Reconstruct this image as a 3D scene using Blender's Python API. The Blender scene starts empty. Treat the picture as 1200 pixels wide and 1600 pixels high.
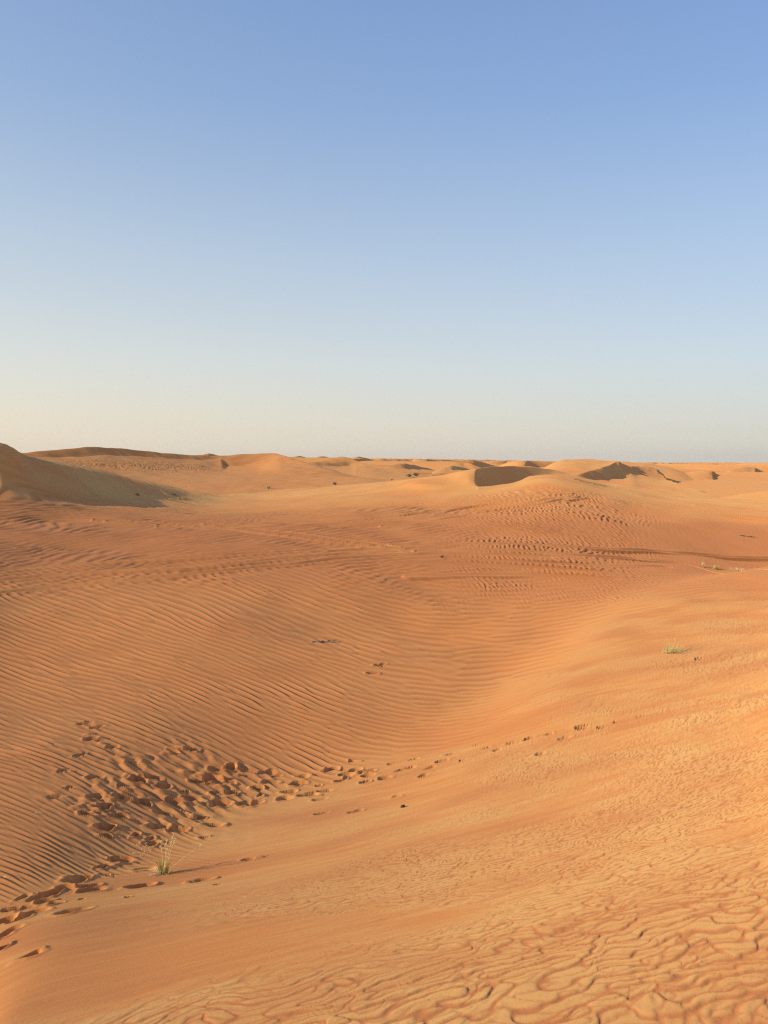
import bpy, math, random
import numpy as np

# ------------------------------------------------------------------ camera, world, sun, exposure
F, CX, CY = 1232.0, 600.0, 800.0            # focal length and centre in photo pixels (1200 x 1600)
PITCH = math.atan(78.0 / F)
SP, CP = math.sin(PITCH), math.cos(PITCH)
sc = bpy.context.scene
COL = sc.collection

cam_d = bpy.data.cameras.new('camera')
cam_d.sensor_fit = 'VERTICAL'
cam_d.sensor_height = 24.0
cam_d.lens = 24.0 * F / 1600.0
cam_d.clip_start = 0.05
cam_d.clip_end = 60000.0
cam = bpy.data.objects.new('camera', cam_d)
COL.objects.link(cam)
cam.location = (0, 0, 0)
cam.rotation_euler = (math.radians(90) - PITCH, 0, 0)
sc.camera = cam

SUN_EL, SUN_AZ = math.radians(22.0), math.radians(112.0)   # azimuth left of the view direction
world = bpy.data.worlds.new('World')
sc.world = world
world.use_nodes = True
wn = world.node_tree
bg = wn.nodes['Background']
sky = wn.nodes.new('ShaderNodeTexSky')
sky.sky_type = 'NISHITA'
sky.sun_disc = False
sky.sun_elevation = SUN_EL
sky.sun_rotation = -SUN_AZ
sky.altitude = 100
sky.air_density = 1.0
sky.dust_density = 1.2
sky.ozone_density = 1.6
tc = wn.nodes.new('ShaderNodeTexCoord')
sep = wn.nodes.new('ShaderNodeSeparateXYZ')
wn.links.new(tc.outputs['Generated'], sep.inputs[0])
ramp = wn.nodes.new('ShaderNodeValToRGB')          # dusty air thickening towards the horizon
wn.links.new(sep.outputs['Z'], ramp.inputs[0])
er = ramp.color_ramp
er.elements[0].position = 0.0; er.elements[0].color = (0.86, 0.86, 0.86, 1)
er.elements[1].position = 0.60; er.elements[1].color = (0.42, 0.42, 0.42, 1)
for pos, v in ((0.05, 0.84), (0.12, 0.74), (0.25, 0.62), (0.40, 0.52)):
    e = er.elements.new(pos); e.color = (v, v, v, 1)
tint = wn.nodes.new('ShaderNodeValToRGB')
wn.links.new(sep.outputs['Z'], tint.inputs[0])
et = tint.color_ramp
et.elements[0].position = 0.0; et.elements[0].color = (0.72, 0.66, 0.55, 1)
et.elements[1].position = 0.60; et.elements[1].color = (0.215, 0.38, 0.83, 1)
for pos, c in ((0.05, (0.71, 0.68, 0.59)), (0.12, (0.66, 0.70, 0.69)), (0.25, (0.515, 0.635, 0.775)), (0.40, (0.325, 0.50, 0.83))):
    e = et.elements.new(pos); e.color = (*c, 1)
gain = wn.nodes.new('ShaderNodeVectorMath'); gain.operation = 'SCALE'
gain.inputs['Scale'].default_value = 6.45
wn.links.new(tint.outputs[0], gain.inputs[0])
air = wn.nodes.new('ShaderNodeMix'); air.data_type = 'RGBA'
wn.links.new(ramp.outputs[0], air.inputs['Factor'])
wn.links.new(sky.outputs[0], [i for i in air.inputs if i.name == 'A' and i.type == 'RGBA'][0])
wn.links.new(gain.outputs[0], [i for i in air.inputs if i.name == 'B' and i.type == 'RGBA'][0])
side = wn.nodes.new('ShaderNodeMapRange')          # the sky is brighter and warmer on the sun's side
side.inputs['From Min'].default_value = -0.45; side.inputs['From Max'].default_value = 0.45
wn.links.new(sep.outputs['X'], side.inputs['Value'])
warm = wn.nodes.new('ShaderNodeMix'); warm.data_type = 'RGBA'
wn.links.new(side.outputs[0], warm.inputs['Factor'])
[i for i in warm.inputs if i.name == 'A' and i.type == 'RGBA'][0].default_value = (1.13, 1.06, 0.99, 1)
[i for i in warm.inputs if i.name == 'B' and i.type == 'RGBA'][0].default_value = (0.91, 0.935, 0.985, 1)
mul = wn.nodes.new('ShaderNodeVectorMath'); mul.operation = 'MULTIPLY'
wn.links.new([o for o in air.outputs if o.type == 'RGBA'][0], mul.inputs[0])
wn.links.new([o for o in warm.outputs if o.type == 'RGBA'][0], mul.inputs[1])
wn.links.new(mul.outputs[0], bg.inputs[0])
bg.inputs[1].default_value = 0.10

sun_d = bpy.data.lights.new('sun', 'SUN')
sun_d.energy = 3.1
sun_d.angle = math.radians(0.5)
sun_d.color = (1.0, 0.83, 0.62)
sun = bpy.data.objects.new('sun', sun_d)
COL.objects.link(sun)
sun.rotation_euler = (math.radians(90) - SUN_EL, 0, SUN_AZ + math.pi)
sc.view_settings.view_transform = 'Standard'
sc.view_settings.look = 'None'
sc.view_settings.exposure = 0.70
sc.view_settings.gamma = 1.0
sc.cycles.use_denoising = False          # keeps the grain of the sand
sc.cycles.filter_width = 1.2

rng = np.random.default_rng(7)
random.seed(7)

# ------------------------------------------------------------------ helpers
def knot(px, py, d):
    """photo pixel + distance ahead -> (u = x/y, y, z)"""
    X, Y = (px - CX) / F, (CY - py) / F
    fy, fz = CP + SP * Y, -SP + CP * Y
    return X / fy, d, fz / fy * d

def project(x, y, z):
    fwd = y * CP - z * SP
    up = y * SP + z * CP
    return CX + F * x / fwd, CY - F * up / fwd

def pchip(x, y, q):
    x = np.asarray(x, float); y = np.asarray(y, float)
    h = np.diff(x); s = np.diff(y) / h
    m = np.zeros_like(y)
    m[0], m[-1] = s[0], s[-1]
    for i in range(1, len(x) - 1):
        if s[i-1] * s[i] > 0:
            w1, w2 = 2*h[i] + h[i-1], h[i] + 2*h[i-1]
            m[i] = (w1 + w2) / (w1 / s[i-1] + w2 / s[i])
    k = np.clip(np.searchsorted(x, q) - 1, 0, len(x) - 2)
    t = np.clip((q - x[k]) / h[k], -3.0, 4.0)
    inside = (t >= 0) & (t <= 1)
    tt = np.clip(t, 0, 1)
    t2, t3 = tt*tt, tt*tt*tt
    r = (2*t3-3*t2+1)*y[k] + (t3-2*t2+tt)*h[k]*m[k] + (-2*t3+3*t2)*y[k+1] + (t3-t2)*h[k]*m[k+1]
    lo = y[0] + 0*q; hi = y[-1] + 0*q
    r = np.where(q < x[0], lo, r); r = np.where(q > x[-1], hi, r)
    return r

def sstep(a, b, x):
    t = np.clip((x - a) / (b - a), 0, 1)
    return t * t * (3 - 2 * t)

def blur(a, r, axis):
    """three box passes along an axis, edges held"""
    for _ in range(3):
        pad = [(0, 0), (0, 0)]; pad[axis] = (r + 1, r)
        c = np.cumsum(np.pad(a, pad, mode='edge'), axis=axis, dtype=np.float64)
        n = a.shape[axis]
        hi = np.take(c, np.arange(2*r+1, 2*r+1+n), axis=axis)
        lo = np.take(c, np.arange(0, n), axis=axis)
        a = (hi - lo) / (2*r + 1)
    return a

TN = 2048
def band_tile(cyc, bw, ang, seed, n=TN):
    """complex ripple field: `cyc` crests over the tile along axis 0; angle = phase, abs = strength"""
    r = np.random.default_rng(seed)
    k = np.fft.fftfreq(n, 1.0 / n)
    ky, kx = np.meshgrid(k, k, indexing='ij')
    rad = np.hypot(kx, ky)
    th = np.arctan2(kx, ky)
    S = np.exp(-0.5 * ((rad - cyc) / (bw * cyc))**2 - 0.5 * (th / ang)**2)
    g = np.fft.ifft2(S * (r.standard_normal((n, n)) + 1j * r.standard_normal((n, n))))
    g /= math.sqrt(float(np.mean(np.abs(g)**2)))
    return g.astype(np.complex64)

def cloud_tile(seed, power=1.6, n=1024, aniso=1.0, kmax=400):
    r = np.random.default_rng(seed)
    k = np.fft.fftfreq(n, 1.0 / n)
    ky, kx = np.meshgrid(k, k, indexing='ij')
    rad = np.hypot(kx * aniso, ky)
    rad[0, 0] = 1e9
    S = np.where(rad >= 2.5, rad ** -power, 0) * np.exp(-(rad / kmax)**2)
    g = np.fft.ifft2(S * (r.standard_normal((n, n)) + 1j * r.standard_normal((n, n)))).real
    g /= g.std()
    return g.astype(np.float32)

def samp(T, a, b):
    """wrapped bilinear lookup, a along axis 0, b along axis 1, in tiles"""
    n = T.shape[0]
    a = (a * n) % n; b = (b * n) % n
    i = np.floor(a).astype(np.int32); j = np.floor(b).astype(np.int32)
    fa = (a - i).astype(np.float32); fb = (b - j).astype(np.float32)
    i %= n; j %= n
    i1 = (i + 1) % n; j1 = (j + 1) % n
    return (T[i, j]*(1-fa)*(1-fb) + T[i1, j]*fa*(1-fb) + T[i, j1]*(1-fa)*fb + T[i1, j1]*fa*fb)

LONG = band_tile(128, 0.16, 0.20, 1)       # long-crested ripples with forks
MID = band_tile(128, 0.20, 0.30, 2)        # shorter crests
BROKEN = band_tile(96, 0.42, 0.85, 9)
SHORT = band_tile(96, 0.30, 0.55, 3)       # broken, branching ripples
CLOUD = cloud_tile(5, 2.2, kmax=14)
CLOUDF = cloud_tile(5, 1.9, kmax=60)
STREAK = cloud_tile(6, 1.6, aniso=0.12, kmax=36)

def ripple(T, cyc, s, t, skew=0.55):
    """height in -1..1 of a ripple field; s, t in wavelengths across / along the crests"""
    g = samp(T, s / cyc, t / cyc)
    ph = np.angle(g); w = np.clip(np.abs(g) / 0.75, 0, 1.15)
    return np.sin(ph + skew * np.sin(ph)) * w, ph, w

# ------------------------------------------------------------------ sand material
def sand_material():
    m = bpy.data.materials.new('sand')
    m.use_nodes = True
    nt = m.node_tree; N = nt.nodes; L = nt.links
    p = N['Principled BSDF']
    p.inputs['Roughness'].default_value = 0.95
    p.inputs['Specular IOR Level'].default_value = 0.12
    if 'Diffuse Roughness' in p.inputs:
        p.inputs['Diffuse Roughness'].default_value = 0.6
    geo = N.new('ShaderNodeTexCoord')
    def mix(fac, a, b):
        x = N.new('ShaderNodeMix'); x.data_type = 'RGBA'
        L.new(fac, x.inputs['Factor'])
        for key, v in (('A', a), ('B', b)):
            s = [i for i in x.inputs if i.name == key and i.type == 'RGBA'][0]
            if isinstance(v, tuple): s.default_value = (*v, 1)
            else: L.new(v, s)
        return [o for o in x.outputs if o.type == 'RGBA'][0]
    def noise(scale, detail, rough=0.55):
        n = N.new('ShaderNodeTexNoise')
        n.inputs['Scale'].default_value = scale; n.inputs['Detail'].default_value = detail
        n.inputs['Roughness'].default_value = rough
        L.new(geo.outputs['Object'], n.inputs['Vector'])
        return n.outputs['Fac']
    def remap(v, a, b, c=0.0, d=1.0):
        r = N.new('ShaderNodeMapRange')
        r.inputs['From Min'].default_value = a; r.inputs['From Max'].default_value = b
        r.inputs['To Min'].default_value = c; r.inputs['To Max'].default_value = d
        L.new(v, r.inputs['Value'])
        return r.outputs[0]
    at = N.new('ShaderNodeAttribute'); at.attribute_name = 'tone'      # pale coarse grains
    ar = N.new('ShaderNodeAttribute'); ar.attribute_name = 'iron_shade'      # red fine grains, plus shade painted on the ripples' lee sides
    c = mix(at.outputs['Fac'], (0.572, 0.219, 0.060), (0.620, 0.346, 0.112))
    c = mix(ar.outputs['Fac'], c, (0.445, 0.165, 0.055))
    c = mix(remap(noise(1.3, 6), 0.35, 0.70, 0.0, 0.22), c, (0.54, 0.19, 0.05))
    c = mix(remap(noise(420.0, 3, 0.7), 0.42, 0.75, 0.0, 0.24), c, (0.70, 0.42, 0.19))
    c = mix(remap(noise(260.0, 3, 0.7), 0.56, 0.80, 0.0, 0.40), c, (0.30, 0.13, 0.055))
    L.new(c, p.inputs['Base Color'])
    b1 = N.new('ShaderNodeBump'); b1.inputs['Strength'].default_value = 0.35
    b1.inputs['Distance'].default_value = 0.006
    L.new(noise(60.0, 5, 0.65), b1.inputs['Height'])
    L.new(b1.outputs[0], p.inputs['Normal'])
    return m
SAND = sand_material()

def simple_mat(name, col, var=None, scale=30.0, rough=0.8):
    m = bpy.data.materials.new(name); m.use_nodes = True
    nt = m.node_tree; N = nt.nodes; L = nt.links
    p = N['Principled BSDF']; p.inputs['Roughness'].default_value = rough
    p.inputs['Specular IOR Level'].default_value = 0.2
    tc = N.new('ShaderNodeTexCoord'); n = N.new('ShaderNodeTexNoise')
    n.inputs['Scale'].default_value = scale; n.inputs['Detail'].default_value = 3
    L.new(tc.outputs['Object'], n.inputs['Vector'])
    r = N.new('ShaderNodeValToRGB')
    r.color_ramp.elements[0].position = 0.35; r.color_ramp.elements[1].position = 0.68
    r.color_ramp.elements[0].color = (*col, 1); r.color_ramp.elements[1].color = (*(var or col), 1)
    L.new(n.outputs['Fac'], r.inputs[0]); L.new(r.outputs[0], p.inputs['Base Color'])
    return m

# ------------------------------------------------------------------ terrain sheets
def grid_object(name, X, Y, Z, tone, iron_shade):
    nr, nc = X.shape
    co = np.stack([X, Y, Z], -1).reshape(-1, 3).astype(np.float32)
    i = np.arange(nr - 1)[:, None] * nc + np.arange(nc - 1)[None, :]
    q = np.stack([i, i + 1, i + nc + 1, i + nc], -1).reshape(-1, 4).astype(np.int32)
    me = bpy.data.meshes.new(name)
    me.vertices.add(len(co)); me.vertices.foreach_set('co', co.ravel())
    me.loops.add(q.size); me.loops.foreach_set('vertex_index', q.ravel())
    me.polygons.add(len(q))
    me.polygons.foreach_set('loop_start', np.arange(0, q.size, 4, dtype=np.int32))
    me.polygons.foreach_set('use_smooth', np.ones(len(q), dtype=bool))
    for nm, a in (('tone', tone), ('iron_shade', iron_shade)):
        at = me.attributes.new(nm, 'FLOAT', 'POINT')
        at.data.foreach_set('value', np.clip(a, 0, 1).ravel().astype(np.float32))
    me.update(calc_edges=True)
    me.materials.append(SAND)
    o = bpy.data.objects.new(name, me)
    COL.objects.link(o)
    o['kind'] = 'structure'
    o.cycles.shadow_terminator_geometry_offset = 0.4
    return o

def loft(curves, us, rows, sharp=None):
    """curves near->far, each [(px, py, d) or (px, None, d, z)]; rows per segment; sharp[k](u) = weight 0..1"""
    K = len(curves)
    D = np.zeros((K, len(us))); Zk = np.zeros((K, len(us)))
    for k, c in enumerate(curves):
        pts = []
        for q in c:
            pts.append(knot(*q) if q[1] is not None else ((q[0] - CX) / F, q[2], q[3]))
        pts.sort()
        uu = [p[0] for p in pts]
        D[k] = pchip(uu, [p[1] for p in pts], us)
        Zk[k] = pchip(uu, [p[2] for p in pts], us)
    for k in range(1, K):
        D[k] = np.maximum(D[k], D[k-1] * 1.003 + 0.01)
    S = np.diff(Zk, axis=0) / np.diff(D, axis=0)
    ML = np.zeros_like(Zk); MR = np.zeros_like(Zk)
    ML[0] = MR[0] = S[0]; ML[-1] = MR[-1] = S[-1]
    for k in range(1, K - 1):
        a, b = S[k-1], S[k]
        same = a * b > 0
        h1, h2 = D[k] - D[k-1], D[k+1] - D[k]
        w1, w2 = 2*h2 + h1, h2 + 2*h1
        with np.errstate(all='ignore'):
            m = np.where(same, (w1 + w2) / (w1 / a + w2 / b), 0.0)
        ML[k] = MR[k] = m
        if sharp and k in sharp:
            w = sharp[k](us) if callable(sharp[k]) else sharp[k]
            ML[k] = m * (1 - w) + a * w; MR[k] = m * (1 - w) + b * w
    outD, outZ = [], []
    for k in range(K - 1):
        n = rows[k]
        t = (np.arange(n) / n)[:, None] if k < K - 2 else (np.arange(n + 1) / n)[:, None]
        d = D[k] * (D[k+1] / D[k]) ** t
        h = D[k+1] - D[k]
        s = (d - D[k]) / h
        s2, s3 = s*s, s*s*s
        z = (2*s3-3*s2+1)*Zk[k] + (s3-2*s2+s)*h*MR[k] + (-2*s3+3*s2)*Zk[k+1] + (s3-s2)*h*ML[k+1]
        outD.append(d); outZ.append(z)
    return np.concatenate(outD), np.concatenate(outZ), D, Zk

# ---- the near valley: the slope the camera stands on, the trough, the far side up to its crest line
TROUGH = [(-900, 1560, 4.0), (-600, 1520, 4.3), (0, 1420, 4.9), (150, 1350, 6.0), (300, 1290, 7.2), (450, 1240, 8.3),
          (600, 1180, 9.5), (750, 1105, 11.4), (900, 1000, 14.2), (1000, 935, 17.0), (1100, 903, 19.6), (1200, 893, 21.4),
          (1800, 850, 27), (2100, 840, 29)]
K0 = [(-900, None, 0.35, -1.70), (0, None, 0.35, -1.56), (600, None, 0.35, -1.50), (1200, None, 0.35, -1.46), (2100, None, 0.35, -1.4)]
K1 = [(-900, 1800, 2.5), (-600, 1780, 2.55), (0, 1660, 2.55), (600, 1650, 2.15), (1200, 1650, 1.97), (1800, 1640, 1.9), (2100, 1600, 1.95)]
K2 = [(-900, 1690, 3.1), (-600, 1650, 3.3), (0, 1510, 3.7), (300, 1430, 4.5), (600, 1370, 5.0), (900, 1290, 5.5), (1200, 1190, 6.3), (1800, 1090, 6.8), (2100, 1070, 6.8)]
K3 = [(-900, 1620, 3.6), (-600, 1585, 3.8), (0, 1462, 4.3), (300, 1355, 5.8), (600, 1270, 7.0), (900, 1140, 9.2), (1200, 1020, 12.4), (1800, 950, 14.5), (2100, 930, 15.5)]
K4 = [(-900, 1200, 8.0), (-600, 1140, 9.3), (0, 1060, 11.8), (300, 1040, 12.3), (450, 1030, 13.1), (600, 1005, 14.4), (750, 965, 16.3), (900, 920, 18.6),
      (1000, 895, 20.6), (1100, 900, 22.6), (1200, 896, 25.0), (1800, 856, 31), (2100, 846, 33)]
K5 = [(-900, 930, 14), (-600, 910, 15.5), (0, 880, 19.0), (300, 880, 18.8), (600, 875, 20.3), (900, 868, 22.6), (1050, 866, 25.4), (1200, 862, 28.5), (1800, 822, 32), (2100, 815, 34)]
K6 = [(-900, 840, 21), (-600, 835, 22), (0, 818, 25.5), (300, 817, 26.3), (600, 811, 28), (860, 802, 29), (1200, 818, 33), (1800, 800, 38), (2100, 795, 40)]
K7 = [(-900, 700, 28), (-600, 720, 28.5), (0, 774, 28.8), (100, 777, 31.8), (150, 780, 33.6), (250, 786, 36.8), (345, 790, 41), (400, 785, 43.5), (500, 776, 42), (600, 769, 40), (690, 767, 38),
      (760, 768, 36.5), (800, 763, 36.8), (860, 751, 37.5), (950, 768, 39), (1050, 785, 41), (1200, 794, 43), (1800, 785, 48), (2100, 780, 50)]
CREST = [(-900, 610, 29), (-600, 630, 30), (-200, 655, 32.5), (-60, 678, 34), (0, 692, 35), (20, 699, 36), (40, 711, 37), (100, 722, 39.8), (150, 732, 41.8), (200, 745, 43.8), (250, 756, 46.5), (300, 767, 49.5),
         (350, 772, 51.5), (400, 769.5, 52), (430, 766.5, 51.8), (480, 762, 51), (530, 758.5, 50), (570, 755, 49), (600, 752, 47.8), (650, 747, 45.5), (690, 742, 43), (725, 735.5, 41.8)]
KF = CREST + [(740, 732.8, 41.8), (750, 731.2, 42.5), (775, 728.6, 45), (800, 728, 47.5), (825, 729, 49.5), (850, 731.5, 51.5), (870, 735, 53), (890, 741, 54), (920, 749, 54.3), (950, 757, 54.5), (1000, 766, 54.5),
              (1050, 774, 54), (1100, 777, 53), (1125, 778.5, 52.5), (1200, 781, 52), (1800, 775, 56), (2100, 770, 58)]
def below(c, dp, dd): return [(p[0], p[1] + dp, p[2] - dd) for p in c]
CR2 = [p for p in CREST if p[0] < 620]
KN = below(CR2, 3.5, 3.0) + [(660, 755, 39.8), (700, 758, 39), (735, 760, 38.4), (750, 760.5, 38.2), (762, 760, 38.4), (780, 757.5, 39), (800, 754.5, 39.5), (812, 751, 40), (822, 746.5, 40.6), (830, 743.6, 41.1),
        (850, 741.2, 42), (870, 741, 43), (890, 743, 44), (920, 751, 45), (950, 759, 46), (1000, 768.5, 47), (1050, 776.5, 47.5), (1100, 779.5, 48), (1200, 783.5, 48), (1800, 777, 53), (2100, 772, 55)]
KB = below(CR2, 1.6, 1.5) + [(660, 750, 41.6), (700, 749, 40.6), (730, 748, 39.6), (741, 752, 39.3), (750, 763, 39.0), (765, 767, 39.8), (790, 769, 41.2), (812, 767, 42.4), (830, 762, 44), (850, 757, 45.8), (870, 752, 47.5),
        (890, 746, 49), (920, 750, 50), (950, 758, 50.5), (1000, 767.2, 51), (1050, 775.2, 51), (1100, 778.2, 50.7), (1200, 782.2, 50), (1800, 776, 54.5), (2100, 771, 56.5)]
KG = [(-900, None, 40, 0.0), (0, None, 42, -0.6), (350, None, 57, -3.3), (600, None, 54, -3.0), (700, None, 49, -2.4), (800, None, 54, -1.8), (900, None, 60, -2.9), (1200, None, 57, -3.4), (2100, None, 63, -3)]
KH = [(-900, None, 52, -4.2), (0, None, 54, -4.6), (350, None, 63, -4.8), (700, None, 58, -4.6), (900, None, 66, -4.8), (1200, None, 63, -5.0), (2100, None, 70, -5.0)]

pxs = np.concatenate([np.arange(-900, -40, 6.0), np.arange(-40, 1240, 1.0), np.arange(1240, 2106, 6.0)])
US = (pxs - CX) / F
bowl = lambda u: sstep(740, 758, u * F + CX) * (1 - sstep(880, 905, u * F + CX))
rows = [40, 270, 95, 90, 250, 180, 85, 66, 40, 12, 34, 18, 8]
CURVES = [K0, K1, K2, K3, TROUGH, K4, K5, K6, K7, KN, KB, KF, KG, KH]
Dg, Zg, DK, ZK = loft(CURVES, US, rows, sharp={9: bowl, 11: lambda u: 0.35 + 0.65 * bowl(u)})
CRESTROW = sum(rows[:11])
# soften the joins between strips, except round the scooped slip face
soft = np.ones_like(Zg)
ri = np.arange(Zg.shape[0])[:, None]
ww = sstep(rows[0] + 105, rows[0] + 240, ri) * (1 - sstep(sum(rows[:6]) + 40, sum(rows[:7]), ri))
def smoothed(A):
    a = blur(blur(A, 14, 0), 30, 1)
    return a + (blur(blur(A, 32, 0), 70, 1) - a) * ww
Zb, Db = smoothed(Zg), smoothed(Dg)
keep_near = sstep(90, 170, np.arange(Zg.shape[0]))[:, None]
rowsum = np.cumsum([0] + rows)
soft *= 1 - sstep(rowsum[8] - 30, rowsum[8] + 25, np.arange(Zg.shape[0]))[:, None]
Zg = Zg + (Zb - Zg) * soft * keep_near
Dg = Dg + (Db - Dg) * soft * keep_near
Xg = US[None, :] * Dg
Yg = Dg.copy()
PX, PY = project(Xg, Yg, Zg)
VIS = np.arange(Zg.shape[0])[:, None] <= CRESTROW

def on_ground(px, py):
    """world point of the near sheet seen at a photo pixel"""
    c = int(np.argmin(np.abs(pxs - px)))
    lo, hi = max(0, c - 50), min(len(pxs), c + 51)
    e = (PX[:CRESTROW, lo:hi] - px)**2 + (PY[:CRESTROW, lo:hi] - py)**2
    i, j = np.unravel_index(np.argmin(e), e.shape)
    j += lo
    return np.array([Xg[i, j], Yg[i, j], Zg[i, j]])

x, y = Xg, Yg
n1 = samp(CLOUD, x / 23.0, y / 23.0)
n2 = samp(CLOUD, x / 9.0 + 0.3, y / 9.0 + 0.7)
n3 = samp(CLOUD, x / 3.1 + 0.1, y / 3.1 + 0.2)
tpy = pchip([p[0] for p in TROUGH], [p[1] for p in TROUGH], PX)
beyond = tpy - PY                                           # photo rows beyond the trough line

H = np.zeros_like(Zg)
# gentle unevenness
H += 0.009 * n2 * sstep(1, 8, y) + 0.03 * n1 * sstep(8, 20, y) * (1 - sstep(34, 39, y))

# long ripples across the valley floor and its far side
sx = (x - 1.5) / 2.8
s = (y - np.where(sx < 0, 1.02, 0.5) * 2.8 * (np.logaddexp(sx, -sx) - math.log(2)) + 0.12 * n1 + 0.04 * n2)
lamA = 0.175 + 0.02 * n1
yc = np.maximum(y, 4)
sl = 8.0 * np.log(yc / 8.0) + (s - y) * 8.0 / yc               # the ripples grow longer away from the trough
rA, phA, wA_ = ripple(MID, 128, sl / 0.158, x * 8.0 / yc / 0.155, -0.35)
wA = sstep(-45, 20, beyond - 22 * n2) * (1 - sstep(18.0, 23.0, y + 0.8 * n2 + 2.2 * (1 - sstep(120, 420, PX))))
ampA = 0.0086 * (yc / 8.0)**0.7 * (0.85 + 0.22 * n2) * (1 - 0.30 * sstep(500, 850, PX)) * (1 - 0.75 * sstep(820, 1010, PX + 0.4 * (1000 - PY)))
H += np.clip(ampA, 0, 1) * wA * rA
# short dashes over the middle distance
t2 = math.radians(36)
yl = 17.0 * np.log(np.maximum(y, 4) / 17.0); xl = x * 17.0 / np.maximum(y, 4); gro = np.clip(y / 17.0, 0.7, 2.0)
r2, ph2, w2 = ripple(MID, 128, (-xl * math.sin(t2) + yl * math.cos(t2) + 0.25 * n1) / 0.27, (xl * math.cos(t2) + yl * math.sin(t2)) / 0.30, 0.4)
wM = sstep(16.5, 21.0, y + 0.8 * n2 + 1.6 * (1 - sstep(120, 420, PX))) * (1 - sstep(30, 33, y + 0.6 * n2 - 3.2 * sstep(560, 860, PX) * (1 - sstep(980, 1100, PX)) - 1.5 * sstep(360, 560, PX)))
wM *= 1 - 0.72 * sstep(900, 1080, PX)
H += 0.0125 * gro * wM * r2 * 0.95 * (1 - sstep(640, 800, PX))
# ripples that run away up the low hill on the right
r3, ph3, w3 = ripple(SHORT, 96, (xl + 0.45 * yl + 0.15 * n1) / 0.125, (yl - 0.45 * xl) / 0.20, -0.2)
H += 0.0105 * gro * wM * r3 * (0.85 + 0.15 * n2) * sstep(640, 800, PX) * (1 - 0.5 * sstep(960, 1100, PX))

# broken, branching ripples on the slope below the camera
n5 = samp(CLOUDF, x / 1.7 + 0.2, y / 1.7 + 0.1); n6 = samp(CLOUDF, x / 1.7 + 0.6, y / 1.7 + 0.8)
def near_ripples(lam, deg, stretch, warp):
    c_, s_ = math.cos(math.radians(deg)), math.sin(math.radians(deg))
    xb = x + warp * n3 + 0.010 * n5; yb = y + warp * n4 + 0.010 * n6
    return samp(BROKEN, (-xb * s_ + yb * c_) / lam / 96, stretch * (xb * c_ + yb * s_) / lam / 96)
n4 = samp(CLOUD, x / 2.3 + 0.6, y / 2.3 + 0.4)
lineB = (PX - 400) * 0.65 + (PY - 1600)                      # grows towards the lower right
near = 1 - sstep(-40, 0, beyond)
wB = sstep(-240, 110, lineB + 60 * n2 + 35 * n3) * (1 - sstep(-90, -20, beyond))
def trough(g, w):
    f = g.real / (0.35 + 0.65 * np.abs(g))                # sinuous, linked troughs between flat tops
    return np.exp(-(f / w)**2)
big = 1 - sstep(2.7, 4.4, y + 0.25 * n3)
g1 = near_ripples(0.122, 24, 0.68, 0.028)
g2 = near_ripples(0.098, 14, 0.62, 0.022)
g3 = near_ripples(0.040, 20, 0.55, 0.02)
T1, T2 = trough(g1, 0.35), trough(g2, 0.34)
tro = np.clip(T1 * big + T2 * (0.50 * big + 1.0 * (1 - big)), 0, 1)
H += -wB * (0.0030 * T1 * big + 0.0042 * T2 * (1 - 0.60 * big))
H += wB * 0.0016 * np.tanh(2.0 * g1.real) * big
H += wB * 0.0012 * g3.real * (0.5 + 0.5 * (1 - big))
wC = sstep(-330, -20, lineB + 60 * n2) * (1 - sstep(-80, -10, beyond)) * (1 - 0.5 * wB)
H += 0.0018 * wC * np.clip(0.6 + 0.5 * n3, 0, 1.6) * np.sin(np.angle(g3)) * np.clip(np.abs(g3), 0, 1.2)
H += 0.0036 * wC * np.clip(0.4 + 0.6 * n4, 0, 1.4) * np.sin(np.angle(g2)) * np.clip(np.abs(g2), 0, 1) * (1 - wB)
rB2 = np.sin(np.angle(g3)) * np.clip(np.abs(g3), 0, 1)
# faint soft ripples and wind streaks over the rest of the near slope
rC, _, _ = ripple(LONG, 128, (y - 0.30 * x + 0.3 * n2) / 0.16, x / 0.16, 0.4)
H += 0.0040 * near * (1 - wB) * rC * np.clip(0.25 + 0.6 * n2, 0, 1.3) * sstep(560, 800, PX) * sstep(5.5, 8, y)
st = samp(STREAK, (x + 0.42 * y) / 4.0, (y - 0.42 * x) / 4.0)
H += 0.0010 * near * st * (1 - 0.7 * wB)
# the face of the left dune and the smooth brow carry only faint folds
H += 0.010 * samp(STREAK, (x - 0.9 * y) / 16.0, (y + 0.9 * x) / 16.0) * sstep(29, 33, y) * (1 - sstep(300, 420, PX)) * VIS

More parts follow.
